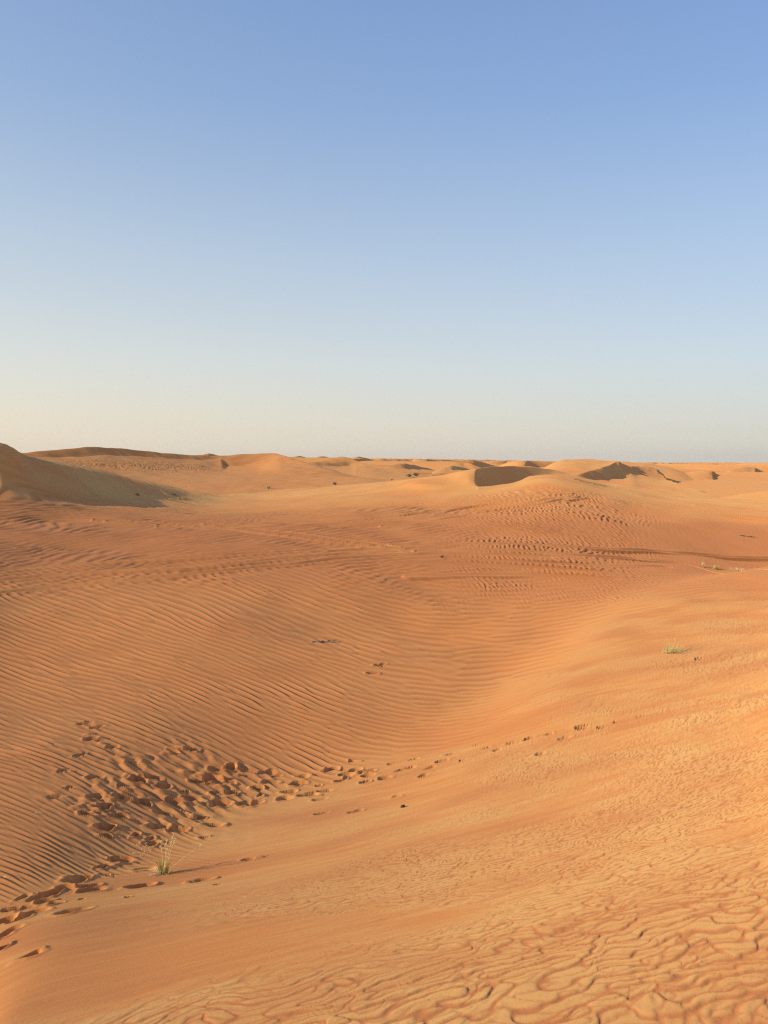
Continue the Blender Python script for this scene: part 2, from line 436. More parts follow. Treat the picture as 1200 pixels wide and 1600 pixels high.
# vehicle tracks
TRK = np.zeros_like(H)
def track(pts, width=0.16, depth=0.045, berm=0.03, tint=1.0):
    global H
    P = np.array([on_ground(*p)[:2] for p in pts])
    d = np.cumsum(np.r_[0, np.hypot(*np.diff(P, axis=0).T)])
    q = np.linspace(0, d[-1], 60)
    C = np.stack([pchip(d, P[:, 0], q), pchip(d, P[:, 1], q)], 1)
    sel = (y > C[:, 1].min() - 1) & (y < C[:, 1].max() + 1) & (x > C[:, 0].min() - 1) & (x < C[:, 0].max() + 1) & VIS
    ii = np.nonzero(sel)
    qx, qy = x[ii], y[ii]
    best = np.full(len(qx), 1e9)
    for a, b in zip(C[:-1], C[1:]):
        ab = b - a; L2 = ab @ ab
        t = np.clip(((qx - a[0]) * ab[0] + (qy - a[1]) * ab[1]) / L2, 0, 1)
        best = np.minimum(best, np.hypot(qx - a[0] - t * ab[0], qy - a[1] - t * ab[1]))
    w = width
    dd = best / w
    keep = sstep(1.2, 2.0, dd)
    TRK[ii] = np.maximum(TRK[ii], np.exp(-(dd / 1.15)**4) * tint)
    nn = np.clip(0.8 + 0.2 * n2[ii], 0.3, 1.2)
    H[ii] = H[ii] * keep - depth * nn * np.exp(-(dd / 0.62)**4) + berm * nn * np.exp(-((dd - 1.15) / 0.38)**2)

TRACKS = [
    [(-40, 890), (100, 884), (300, 872), (450, 862), (600, 853), (720, 850), (900, 855), (1060, 864), (1240, 874)],
    [(-40, 907), (100, 899), (300, 886), (450, 873), (600, 864), (740, 860), (900, 868), (1060, 880), (1240, 896)],
    [(-40, 928), (90, 918), (240, 904), (400, 888), (560, 872), (700, 866), (860, 872)],
    [(150, 812), (300, 820), (420, 830), (520, 842), (620, 856)],
    [(250, 821), (340, 827), (440, 840), (540, 851), (640, 862)],
    [(170, 815), (320, 819), (460, 818), (560, 814), (640, 806), (740, 789), (820, 777), (890, 770)],
    [(250, 824), (420, 826), (560, 820), (660, 811), (760, 797), (840, 784), (900, 775)],
    [(600, 822), (720, 808), (840, 789), (910, 777)],
    [(600, 880), (740, 882), (860, 890), (980, 898)],
    [(640, 900), (760, 898), (860, 900), (960, 906)],
    [(930, 758), (1000, 774), (1060, 790), (1120, 804), (1200, 816)],
    [(900, 750), (980, 766), (1050, 782), (1110, 797), (1200, 810)],
    [(700, 873), (820, 880), (930, 884), (1040, 886)],
]
for i, t in enumerate(TRACKS):
    far = i in (3, 4, 5, 6, 7, 10, 11)
    soft_t = i in (8, 9, 12)
    track(t, 0.12 if far else 0.11, 0.012 if soft_t else 0.042, 0.008 if soft_t else 0.040, 0.0 if soft_t else (0.45 if far else 0.8))

# footprints: (px, py, strength, length) in the photo
PITS = [(134,1131,.7),(152,1137,.6),(141,1154,.7),(176,1168,.7),(204,1192,.7),(126,1182,.9),(152,1215,.9),(110,1230,.7),(213,1219,1.5),(197,1248,1.6),
 (165,1261,1.2),(134,1272,1.2),(171,1291,1.4),(167,1305,1.1),(212,1303,1.0),(246,1291,.8),(234,1309,.8),(234,1317,.8),(224,1257,1.0),(269,1252,1.0),
 (293,1237,1.2),(303,1221,1.3),(314,1219,1.0),(335,1218,1.3),(341,1201,1.2),(360,1197,1.5),(363,1222,1.4),(300,1249,1.1),(272,1173,1.0),(302,1170,1.2),
 (335,1239,.9),(365,1237,.9),(404,1231,1.0),(398,1257,.9),(380,1257,.8),(344,1257,1.0),(315,1278,1.0),(332,1290,1.0),(321,1308,.9),(278,1296,.8),(420,1206,.7),(384,1204,.7),
 (98,1205,.6),(83,1245,.6),(240,1215,.7),(258,1228,.7),(190,1230,.8),(150,1245,.8),(185,1275,.8),(255,1270,.7),(285,1268,.7),
 (157,1355,1.1),(185,1343,1.0),(168,1368,1.2),(133,1372,1.0),(83,1397,1.5),(230,1357,.8),(220,1385,1.0),(23,1423,1.3),(5,1440,1.2),(90,1413,.9),(53,1427,1.0),(113,1425,.8),
 (7,1480,1.4),(50,1490,.9),(317,1373,.8),(200,1403,.4),(387,1340,.7),(143,1393,.8),(60,1405,.6),
 (518,1203,1.1),(533,1220,1.2),(483,1243,1.2),(467,1225,1.1),(443,1250,.8),(538,1210,.9),(577,1205,.9),(575,1213,.9),(572,1223,1.0),(660,1212,.9),(405,1233,1.1),(407,1243,1.0),
 (497,1228,.6),(503,1272,.4),(558,1267,.5),(498,1250,.6),(550,1190,.7),(592,1041,.8),(580,1051,.7),(692,1190,.6),(620,1242,.5),(777,1172,.5),(640,1200,.6),(626,1204,.6),
 (908,1137,.9),(827,1153,.8),(938,1137,.7),(843,1180,.5),(1090,1030,.7),(1000,1118,.4),(760,1168,.5),
 (425,1222,.7),(452,1238,.8),(432,1212,.6),(470,1213,.7),(508,1236,.6),(548,1214,.6),(556,1203,.6),(600,1216,.6),(612,1194,.5),(645,1187,.6),(672,1200,.5),(705,1178,.5),(720,1190,.4),(742,1163,.5),(800,1160,.5),(860,1146,.5),(880,1154,.4),(960,1128,.4),
 (120,1378,.7),(104,1390,.6),(72,1410,.6),(40,1420,.5),(30,1437,.6),(13,1457,.6),(0,1467,.5),(140,1385,.6),(36,1404,.5)]
MOUNDS = [(137,1147),(159,1162),(192,1181),(221,1181),(259,1176),(289,1169),(200,1212),(209,1253),(236,1252),(350,1216),(278,1251),(186,1184),(152,1155),
 (316,1210),(255,1240),(180,1250),(150,1268),(120,1262),(320,1245),(345,1228),(372,1210),(290,1205)]
cl = np.exp(-(((PX - 250) / 170)**2 + ((PY - 1235) / 75)**2)**2) * VIS
H *= 1 - 0.3 * cl
gS, phS, wS = ripple(SHORT, 96, (y + 0.8 * x) / 0.25, (x - 0.8 * y) / 0.25, 0.4)
H += 0.013 * cl * gS * (0.7 + 0.3 * n3)
def stamp(px, py, strength, kind):
    global H
    g = on_ground(px, py)
    dist = g[1]
    L = (0.074 if kind == 'pit' else 0.085) * (0.75 + 0.3 * strength) * (1 + 0.12 * random.uniform(-1, 1)) * (0.72 + 0.035 * dist)
    W = L * random.uniform(0.5, 0.72)
    a = math.radians(random.uniform(-10, 80)) if px < 420 else math.radians(random.uniform(10, 40))
    ca, sa = math.cos(a), math.sin(a)
    sel = (np.abs(x - g[0]) < 3 * L) & (np.abs(y - g[1]) < 3 * L) & VIS
    ii = np.nonzero(sel)
    dx, dy = x[ii] - g[0], y[ii] - g[1]
    p, q = (dx * ca + dy * sa) / L, (-dx * sa + dy * ca) / W
    wob = 1 + 0.30 * samp(CLOUDF, x[ii] / 2.4, y[ii] / 2.4) + 0.10 * np.sin(3 * np.arctan2(q, p) + px)
    r = np.hypot(p, q) / wob
    if kind == 'pit':
        dep = 0.050 * strength * (0.75 + 0.03 * dist)
        H[ii] = H[ii] * sstep(0.6, 1.3, r) - dep * (1 - sstep(0.55, 1.12, r)) * (1 + 0.35 * p * (np.abs(p) < 1)) + 0.20 * dep * np.exp(-((r - 1.35) / 0.30)**2) * (1 + 0.5 * np.sin(2 * np.arctan2(q, p) + py))
    else:
        H[ii] += 0.020 * (1 - sstep(0.25, 1.05, r))
for (px, py) in MOUNDS: stamp(px, py, 1.0, 'mound')
for (px, py, st_) in PITS: stamp(px, py, st_, 'pit')

Zg = Zg + H
PX, PY = project(Xg, Yg, Zg)
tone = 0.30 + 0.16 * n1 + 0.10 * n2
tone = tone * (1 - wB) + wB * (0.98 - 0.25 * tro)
tone += 0.12 * wC * rB2 + 0.16 * near * st
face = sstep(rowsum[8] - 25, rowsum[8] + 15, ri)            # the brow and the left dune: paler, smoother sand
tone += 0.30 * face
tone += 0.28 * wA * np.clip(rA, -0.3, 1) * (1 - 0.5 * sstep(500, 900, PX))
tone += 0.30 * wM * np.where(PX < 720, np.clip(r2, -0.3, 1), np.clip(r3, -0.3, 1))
iron_mid = 0.46 * sstep(16, 19, y) * (1 - sstep(31, 36, y)) * (1 - 0.15 * sstep(24, 27, y) * sstep(500, 700, PX))
iron_shade = 0.34 * sstep(0, 60, beyond) * (1 - sstep(26, 31, y)) + 0.10 * n1 + 0.08 * n2
iron_shade += 1.1 * wB * tro
iron_shade += 0.45 * sstep(1010, 1090, PX) * sstep(2, 14, beyond) * (1 - sstep(30, 34, y))
iron_shade += 1.1 * wA * np.clip(-np.sin(phA - 0.5), 0, 1)**1.5 * np.clip(wA_, 0, 1) * (1 - 0.6 * sstep(600, 950, PX))  # red grains in the lee, also deepening its shade in the colour
iron_shade += 0.70 * wM * np.clip(-r2, 0, 1) * (1 - sstep(640, 800, PX)) + 0.9 * wM * np.clip(-r3, 0, 1) * sstep(640, 800, PX)  # low sides of the ripples darkened in colour to strengthen their shading
iron_shade += 0.22 * np.exp(-((PY - 855) / 45.0)**2) * VIS
iron_shade += iron_mid
iron_shade = iron_shade * (1 - 0.85 * face)
nb = samp(CLOUD, (x + 0.42 * y) / 10.0 + 0.2, (y - 0.42 * x) / 3.6 + 0.5)
iron_shade += 0.10 * near * (1 - 0.8 * wB) + 0.26 * near * (1 - 0.55 * wB) * np.clip(nb, 0, 1.6); tone += 0.16 * near * np.clip(-nb, -0.4, 1.4)
tone = tone + (0.95 - tone) * 0.60 * TRK; iron_shade = iron_shade * (1 - 0.7 * TRK)
# apron behind the camera
back = np.stack([np.full_like(US, -14.0), np.full_like(US, -3.0), np.full_like(US, -0.3)])
bx = np.stack([US * 12, US * 5, US * 1.2]); bz = np.stack([np.full_like(US, -0.9), np.full_like(US, -1.1), np.full_like(US, -1.4)])
Xa, Ya, Za = np.concatenate([bx, Xg]), np.concatenate([back, Yg]), np.concatenate([bz, Zg])
ta, ia = np.concatenate([np.full((3, len(US)), 0.5), tone]), np.concatenate([np.full((3, len(US)), 0.1), iron_shade])
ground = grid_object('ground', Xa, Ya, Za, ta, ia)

# ---- dunes beyond the crest line, each a sheet of its own
SHEETS = []
def dune(px0, px1, curves, rows, sharp=None, step=1.3, rip=None, tone0=0.35, iron0=0.15):
    us = (np.arange(px0, px1 + step, step) - CX) / F
    D, Z, _, _ = loft(curves, us, rows, sharp)
    X = us[None, :] * D
    a = samp(CLOUD, X / 60.0, D / 60.0); b = samp(CLOUD, X / 14.0, D / 14.0)
    qx, qy = project(X, D, Z)
    if rip:
        Z = Z + rip(X, D, qx, qy, b)
    Z = Z + 0.03 * b
    SHEETS.append((X, D, Z) + project(X, D, Z))
    return grid_object('dune', X, D, Z, tone0 + 0.14 * a + 0.08 * b, iron0 + 0.08 * a + 0.06 * b)

# broad dune with a red slip face along its top, far left
F3 = [(-120, 712, 84), (40, 707, 90), (90, 703, 94), (150, 698.5, 99), (200, 702, 104), (250, 707, 109), (300, 711, 114), (345, 712, 118), (360, 711, 119), (400, 709, 121), (425, 708.3, 121), (440, 710.5, 119), (455, 716, 112), (487, 725, 103), (525, 736, 98), (560, 744, 96), (640, 752, 96)]
N3 = [(-120, 719, 82), (40, 714, 88), (100, 714, 92.6), (170, 711.5, 98.5), (230, 714, 104.5), (300, 718, 112), (345, 718, 116), (353, 728, 113.5), (375, 727, 114.5), (400, 722.5, 116.5), (420, 717, 117.5), (440, 712.5, 117), (455, 717.5, 109), (487, 726.5, 100), (525, 737.5, 95), (560, 745.2, 94), (640, 753, 93)]
C3 = [(-120, 727, 76), (40, 725, 80), (100, 724, 84), (200, 725, 92), (300, 731, 100), (353, 736, 103), (400, 734, 103), (440, 727, 101), (487, 735, 94), (525, 742, 91), (560, 747, 90), (640, 755, 90)]
B3 = [(-120, 741, 70), (40, 740, 72), (300, 743, 84), (560, 746.5, 86), (640, 757, 86)]
A3 = [(-120, 767, 60), (300, 766, 64), (480, 764, 66), (560, 760, 69), (640, 764, 69)]
Z3 = [(-120, None, 52, -2.9), (640, None, 52, -3.4)]
G3 = [(-120, None, 92, -1.0), (340, None, 126, -1.6), (450, None, 126, -2.6), (640, None, 106, -3.4)]
H3 = [(-120, None, 104, -4.5), (340, None, 138, -4.6), (450, None, 138, -4.6), (640, None, 116, -4.8)]
def rip3(X, Y, qx, qy, b):
    r, _, _ = ripple(SHORT, 96, (X + 0.5 * Y + 1.2 * b) / 1.35, (Y - 0.5 * X) / 1.9, 0.4)
    m = np.exp(-(((qx - 210 - (qy - 730) * 6) / 130)**2 + ((qy - 728) / 10.0)**2)**2) * sstep(80, 88, Y)
    return 0.055 * m * r
dune(-120, 640, [Z3, A3, B3, C3, N3, F3, G3, H3], [10, 24, 26, 30, 30, 8, 6, 4][:7], {4: 0.9, 5: 0.8, 2: 0.6}, rip=rip3, tone0=0.38, iron0=0.22)

# capped dune left of the middle
F4 = [(450, 724, 132), (480, 722, 134), (500, 719.5, 136), (520, 715.3, 138), (535, 713.8, 139), (550, 717.5, 138), (560, 721, 137), (580, 726, 135), (600, 730, 132), (640, 738, 128), (680, 745, 126), (720, 752, 124)]
N4 = [(450, 726, 126), (487, 722.2, 128), (505, 722.5, 130.5), (520, 722.8, 132.5), (535, 723.2, 134.5), (550, 723.6, 136), (558, 723.6, 136), (580, 728.3, 133), (600, 732.3, 130), (640, 740, 125), (680, 747, 123), (720, 754, 121)]
M4 = [(450, 729, 123), (487, 723.4, 126.9), (505, 727.3, 128.0), (520, 728.2, 130.2), (535, 728.3, 132.4), (550, 727.4, 134.6), (558, 726.5, 134.6), (580, 731, 128), (600, 736, 124), (640, 744, 119), (680, 751, 117), (720, 757, 114)]
Z4 = [(450, 752, 100), (600, 752, 100), (720, 762, 100)]
Y4 = [(450, None, 88, -4.0), (720, None, 88, -4.0)]
G4 = [(450, None, 144, -1.8), (720, None, 136, -5)]
H4 = [(450, None, 156, -5), (720, None, 150, -6)]
dune(450, 720, [Y4, Z4, M4, N4, F4, G4, H4], [6, 20, 16, 20, 6, 4], {2: 0.8, 3: 1.0, 4: 0.5}, step=0.8, tone0=0.55, iron0=0.10)

# bright peaked dune right of the middle
F5 = [(835, 741, 76), (848, 733, 77), (858, 727, 78), (870, 721.5, 79), (885, 717.8, 80), (900, 716.8, 81), (930, 718, 83), (950, 719, 83), (966, 720.3, 82), (973, 724, 82), (985, 727.8, 84), (1000, 728.6, 89), (1012, 729, 93), (1025, 731.5, 96),
      (1035, 739, 95), (1045, 751.5, 84), (1060, 757, 76), (1080, 763.5, 71), (1100, 770, 67), (1125, 778, 62), (1160, 790, 59)]
N5 = [(835, 748, 59), (870, 746, 60), (900, 742.5, 62.5), (925, 735.2, 68), (950, 727.6, 74.5), (966, 721.2, 79), (973, 725, 79.3), (985, 729.4, 81), (1000, 736.5, 83), (1030, 746, 84),
      (1045, 750.5, 79), (1060, 756, 73), (1080, 762.5, 67.5), (1100, 769, 63), (1125, 777, 58), (1160, 789, 55)]
M5 = [(835, 756, 56), (870, 754, 57.5), (900, 752, 60.2), (925, 751, 63.6), (950, 749, 68.4), (966, 747, 72.6), (985, 747, 74), (1000, 750, 74.4), (1020, 754, 72.5), (1045, 760, 68), (1080, 769, 62), (1125, 781, 55.5), (1160, 792, 53.5)]
Z5 = [(835, 775, 53), (950, 766, 55), (1045, 772, 57), (1125, 785, 53.8), (1160, 800, 52.5)]
Y5 = [(835, None, 50, -4.2), (1160, None, 50, -4.6)]
G5 = [(835, None, 88, -3.0), (900, None, 94, -2.0), (966, None, 94, -2.6), (1030, None, 106, -2.8), (1160, None, 82, -5)]
H5 = [(835, None, 108, -5), (1030, None, 118, -5), (1160, None, 108, -6)]
dune(835, 1160, [Y5, Z5, M5, N5, F5, G5, H5], [6, 16, 20, 30, 8, 4], {2: 0.8, 3: 0.9, 4: 0.85}, step=0.9, tone0=0.55, iron0=0.0)

# low orange dune behind the peak
F8 = [(940, 724, 116), (972, 721, 118), (1000, 723.5, 120), (1017, 725, 121), (1045, 730, 121), (1070, 739, 120), (1090, 748, 118)]
M8 = [(940, 736, 104), (1000, 734, 104), (1045, 738, 104), (1090, 752, 104)]
Y8 = [(940, None, 92, -4), (1090, None, 92, -4)]
G8 = [(940, None, 134, -4.5), (1090, None, 132, -5)]
dune(940, 1090, [Y8, M8, F8, G8], [8, 12, 8], {2: 0.5}, step=1.2, tone0=0.55, iron0=0.05)

# hump and small slip face, far right
F6 = [(1045, 746, 118), (1060, 742, 120), (1072, 738.5, 122), (1090, 735.6, 124), (1105, 735.3, 125), (1115, 736.5, 127), (1121, 741, 130), (1130, 744, 131), (1150, 750, 130)]
N6 = [(1045, 747.5, 115), (1072, 740, 118), (1090, 737.5, 119), (1105, 737.5, 119), (1113, 739.5, 120), (1119, 749.3, 122), (1130, 748, 124), (1150, 752, 124)]
M6 = [(1045, 752, 105), (1090, 749, 106), (1120, 752, 108), (1150, 755, 108)]
Y6 = [(1045, None, 92, -3.6), (1150, None, 92, -3.6)]
G6 = [(1045, None, 140, -4.5), (1150, None, 145, -4.5)]
dune(1045, 1150, [Y6, M6, N6, F6, G6], [6, 14, 16, 6], {2: 0.9, 3: 0.8}, step=0.8, tone0=0.45, iron0=0.08)

# long ridge, far right edge
F9 = [(1105, 746, 134), (1130, 738, 140), (1150, 731.5, 149), (1165, 729.3, 157), (1178, 730, 163), (1186, 733.5, 165), (1200, 737, 168), (1240, 741, 170), (1300, 750, 170)]
N9 = [(1105, 747.5, 130), (1130, 742.5, 133), (1150, 738.5, 139), (1165, 736.5, 146), (1178, 735, 154), (1186, 739, 156), (1200, 745, 156), (1240, 748, 156), (1300, 756, 156)]
M9 = [(1105, 751, 128), (1150, 747, 130), (1200, 750, 130), (1300, 760, 130)]
Y9 = [(1105, None, 108, -4.5), (1300, None, 108, -4.8)]
G9 = [(1105, None, 160, -5), (1300, None, 190, -6)]
dune(1105, 1300, [Y9, M9, N9, F9, G9], [6, 14, 18, 6], {2: 0.9, 3: 0.8}, step=0.9, tone0=0.5, iron0=0.05)

# lit shoulder at the right edge just behind the crest line
F7 = [(1085, 783, 60), (1120, 777.5, 60), (1150, 773.8, 60), (1200, 767.5, 60), (1300, 752, 60), (1500, 735, 62), (1800, 750, 64)]
M7 = [(1085, 790, 55), (1150, 783, 55), (1200, 779, 55), (1300, 766, 54), (1500, 752, 54), (1800, 765, 55)]
Y7 = [(1085, None, 50.5, -4.4), (1800, None, 51, -4.2)]
G7 = [(1085, None, 68, -4), (1800, None, 74, -4)]
dune(1085, 1800, [Y7, M7, F7, G7], [10, 16, 8], {2: 0.6}, step=2.0, tone0=0.5, iron0=0.0)

# small crested dunes scattered towards the horizon: lit on the left, slip face turned to the right
def crested(px, wl, wr, top, base, d, tone0=0.6):
    Fc, Nc, Mc, Yc, Gc = [], [], [], [], []
    hpx = base - top
    for k in range(-8, 9):
        t = k / 8.0
        w = wl if t < 0 else wr
        p = px + t * w
        b = max(0.0, 1 - abs(t)**(1.5 if t < 0 else 1.25))
        py = base + 1.5 - (hpx + 1.5) * b * (1 + 0.06 * math.sin(3 * t + px))
        dd = d * (1 + 0.0016 * t * w)
        rise = (base - py + 1) / F * d
        slip = sstep(-0.75, 0.0, t) * b**0.35 * (1 - 0.55 * sstep(0.5, 1.0, t))
        low = py + 0.8 + (base - py) * 0.72 * slip
        Fc.append((p, py, dd))
        Nc.append((p, low, dd - 0.6 - max(0.0, 4.2 * (low - py) / F * d)))
        Mc.append((p, base + 3 + 1.5 * (1 - b), d * 0.90 * (1 + 0.0012 * t * w)))
        Yc.append((p, None, d * 0.82 * (1 + 0.0012 * t * w), -8.0))
        Gc.append((p, None, dd + 14, -8.0))
    dune(px - wl, px + wr, [Yc, Mc, Nc, Fc, Gc], [6, 12, 14, 8], {2: 0.85, 3: 0.9}, step=1.0, tone0=tone0, iron0=0.05)
for c in ((739, 58, 56, 717.5, 735, 190), (632, 48, 55, 723.5, 735, 150), (705, 30, 48, 728, 736, 135), (560, 36, 44, 714, 724, 260), (505, 32, 38, 713.3, 722, 300),
          (468, 26, 32, 712.3, 720, 340), (600, 32, 40, 717.3, 724, 310), (667, 34, 44, 717.6, 726, 260), (790, 42, 50, 719, 727, 280), (832, 26, 34, 719.8, 727, 340),
          (1062, 36, 48, 725, 731.5, 220), (1112, 34, 44, 724.3, 730, 270), (1016, 26, 38, 723.6, 729, 320), (1178, 32, 40, 724.2, 730, 300), (326, 20, 26, 708.2, 714, 300)):
    crested(*c)

# ---- the dune field that runs to the horizon
ds = np.concatenate([np.linspace(46, 90, 40), 90 * (6000 / 90.0) ** np.linspace(0.01, 1, 620)])
uf = (np.concatenate([np.arange(-900, -30, 8.0), np.arange(-30, 1232, 1.6), np.arange(1232, 2104, 8.0)]) - CX) / F
Df = ds[:, None] * np.ones((1, len(uf))); Xf = uf[None, :] * Df
nz1 = samp(CLOUD, Xf / 900.0, Df / 900.0); nz2 = samp(CLOUD, Xf / 210.0 + .4, Df / 210.0)
base = np.interp(ds, [46, 60, 80, 100, 200, 500, 1500, 6000], [-3.2, -2.75, -2.5, -2.4, -2.9, -4.0, -7.0, -12.0])[:, None]
ang = math.radians(-38)
ca, sa = math.cos(ang), math.sin(ang)
def field(lamf, T, cyc, seed):
    a, b = Xf * ca + Df * sa + seed, -Xf * sa + Df * ca
    g = samp(T, (a + lamf * 0.25 * nz2) / lamf / cyc, b / lamf / cyc * 0.8)
    ph = np.angle(g); w = np.clip(np.abs(g) / 0.8, 0, 1.5)
    t = (ph / (2 * math.pi)) % 1.0
    saw = np.where(t < 0.84, sstep(0, 0.84, t), 1 - (t - 0.84) / 0.16)   # long windward side, short slip face
    return saw * np.clip(w, 0, 1.15)
lim = np.interp(uf, (np.array([-900, 0, 300, 480, 560, 660, 760, 860, 1000, 1200, 2100]) - CX) / F,
                [7.0, 6.0, 6.5, 8.0, 8.5, 6.5, 4.5, 2.5, 0.6, 0.2, 0.2])[None, :] / F * Df
base = base - (0.8 + 0.003 * np.minimum(ds, 1500))[:, None] * sstep(-0.05, 0.4, uf)[None, :] * sstep(90, 200, ds)[:, None]
amp = (-base + 0.75 * lim) * (0.80 + 0.22 * np.clip(nz1, -2, 2))
fa = field(46.0, BROKEN, 96, 40.0); fb = field(150.0, SHORT, 96, 700.0); fc = field(430.0, SHORT, 96, 90.0)
wa = 1 - sstep(280, 420, Df); wc = sstep(900, 1400, Df); wb = 1 - wa - wc
hf = amp * (wa * fa + wb * fb + wc * fc) * sstep(95, 150, Df) * 0.85
Zf = base + hf + 0.12 * nz2 * sstep(46, 60, Df)
lim = lim * 1.15
# keep the field under the sight line of the horizon band
sf = 0.10 + 0.0016 * Df
Zf = lim - sf * np.logaddexp(0, (lim - Zf) / sf)
plain = grid_object('desert_plain', Xf, Df, Zf, 0.5 + 0.15 * nz1 + 0.1 * nz2, 0.12 + 0.1 * nz2)

# ------------------------------------------------------------------ plants and small things
def on_sheets(px, py):
    best = None
    for X, D, Z, qx, qy in SHEETS:
        e = (qx - px)**2 + (qy - py)**2
        k = np.unravel_index(np.argmin(e), e.shape)
        if e[k] < 6 and (best is None or D[k] < best[1]):
            best = np.array([X[k], D[k], Z[k]])
    return best

M_GREEN = simple_mat('grass_green', (0.28, 0.26, 0.06), (0.48, 0.41, 0.12), 40)
M_STRAW = simple_mat('dry_straw', (0.62, 0.47, 0.22), (0.74, 0.60, 0.33), 50)
M_SEED = simple_mat('seed_head', (0.52, 0.40, 0.16), (0.66, 0.54, 0.27), 60)
M_OLIVE = simple_mat('dusty_olive', (0.46, 0.38, 0.10), (0.66, 0.54, 0.20), 30)
M_SCRUB = simple_mat('grey_scrub', (0.16, 0.105, 0.06), (0.30, 0.21, 0.12), 30)
M_WOOD = simple_mat('weathered_wood', (0.10, 0.075, 0.058), (0.30, 0.24, 0.19), 45)
M_STONE = simple_mat('dark_stone', (0.035, 0.022, 0.016), (0.085, 0.055, 0.038), 90)

class MB:
    def __init__(self): self.v, self.f = [], []
    def blade(self, base, d, length, width, droop, n=6):
        """a grass blade: a folded tapering strip that bends over"""
        a = math.atan2(d[1], d[0]); side = np.array([-math.sin(a + random.uniform(-1.2, 1.2)), math.cos(a), 0])
        side /= np.linalg.norm(side)
        p = np.array(base, float); v = np.array(d, float); v /= np.linalg.norm(v)
        i0 = len(self.v)
        for k in range(n + 1):
            t = k / n; w = width * (1 - t)**0.8 * 0.5
            nrm = np.cross(v, side)
            self.v += [tuple(p - side * w), tuple(p + nrm * w * 0.6), tuple(p + side * w)]
            p = p + v * length / n
            v = v + np.array([0, 0, -droop / n]); v /= np.linalg.norm(v)
        for k in range(n):
            a0 = i0 + 3 * k
            self.f += [(a0, a0 + 1, a0 + 4, a0 + 3), (a0 + 1, a0 + 2, a0 + 5, a0 + 4)]
        return p, v
    def tube(self, pts, r0, r1, sides=5):
        i0 = len(self.v); n = len(pts)
        P = [np.array(p, float) for p in pts]
        for k, p in enumerate(P):
            t = P[min(k + 1, n - 1)] - P[max(k - 1, 0)]; t /= np.linalg.norm(t) + 1e-9
            a = np.cross(t, (0.3, 0.2, 1.0) if abs(t[2]) < 0.9 else (1, 0.2, 0)); a /= np.linalg.norm(a); b = np.cross(t, a)
            r = r0 + (r1 - r0) * k / (n - 1)
            for q in range(sides):
                an = 2 * math.pi * q / sides
                self.v.append(tuple(p + r * (math.cos(an) * a + math.sin(an) * b)))
        for k in range(n - 1):
            for q in range(sides):
                a0, a1 = i0 + k * sides + q, i0 + k * sides + (q + 1) % sides
                self.f.append((a0, a1, a1 + sides, a0 + sides))
        self.f.append(tuple(i0 + q for q in range(sides))[::-1])
        self.f.append(tuple(i0 + (n - 1) * sides + q for q in range(sides)))
    def spikelet(self, c, d, l, w):
        d = np.array(d, float); d /= np.linalg.norm(d)
        a = np.cross(d, (0.3, 0.9, 0.2)); a /= np.linalg.norm(a); b = np.cross(d, a)
        c = np.array(c); i0 = len(self.v)
        self.v += [tuple(c), tuple(c + d * l * .4 + a * w), tuple(c + d * l * .4 + b * w), tuple(c + d * l * .4 - a * w), tuple(c + d * l * .4 - b * w), tuple(c + d * l)]
        for k in range(4):
            self.f += [(i0, i0 + 1 + k, i0 + 1 + (k + 1) % 4), (i0 + 5, i0 + 1 + (k + 1) % 4, i0 + 1 + k)]
    def build(self, name, mat, parent=None, loc=None):
        me = bpy.data.meshes.new(name); me.from_pydata(self.v, [], self.f); me.update()
        me.materials.append(mat)
        o = bpy.data.objects.new(name, me); COL.objects.link(o)
        if parent: o.parent = parent
        if loc is not None: o.location = loc
        return o

def tag(o, label, cat, group=None):
    o['label'] = label; o['category'] = cat
    if group: o['group'] = group
    return o

def root(name, loc):
    o = bpy.data.objects.new(name, None); o.empty_display_size = 0.1
    o.location = loc; COL.objects.link(o); return o

def tuft_mesh(n, h, spread, width, droop, lean=(0, 0), base_r=0.02):
    m = MB()
    for _ in range(n):
        a = random.uniform(0, 2 * math.pi); r = base_r * math.sqrt(random.random())
        s_ = spread * random.uniform(0.1, 1.0)
        d = (math.cos(a) * s_ + lean[0], math.sin(a) * s_ + lean[1], 1.0)
        m.blade((math.cos(a) * r, math.sin(a) * r, -0.01), d, h * random.uniform(0.55, 1.05), width * random.uniform(0.7, 1.2), droop * random.uniform(0.3, 1.3))
    return m

def stalk(parent, d, length, droop, r, nseed, seed_l):
    m = MB(); p = np.zeros(3); v = np.array(d, float); v /= np.linalg.norm(v); pts = [p]
    n = 9
    for k in range(n):
        p = p + v * length / n; pts.append(p)
        v = v + np.array([0, 0, -droop * (0.4 + k / n) / n]); v /= np.linalg.norm(v)
    m.tube(pts, r, r * 0.45, 4)
    st_ = m.build('seed_stalk', M_STRAW, parent)
    h = MB()
    for k in range(nseed):
        t = 0.74 + 0.26 * k / nseed
        i = t * n; a = int(min(i, n - 1)); q = pts[a] + (pts[a + 1] - pts[a]) * (i - a)
        h.spikelet(q, (random.uniform(-1, 1), random.uniform(-1, 1), random.uniform(-1.0, 0.6)), seed_l * random.uniform(0.7, 1.2), seed_l * 0.16)
    h.build('seed_head', M_SEED, st_)

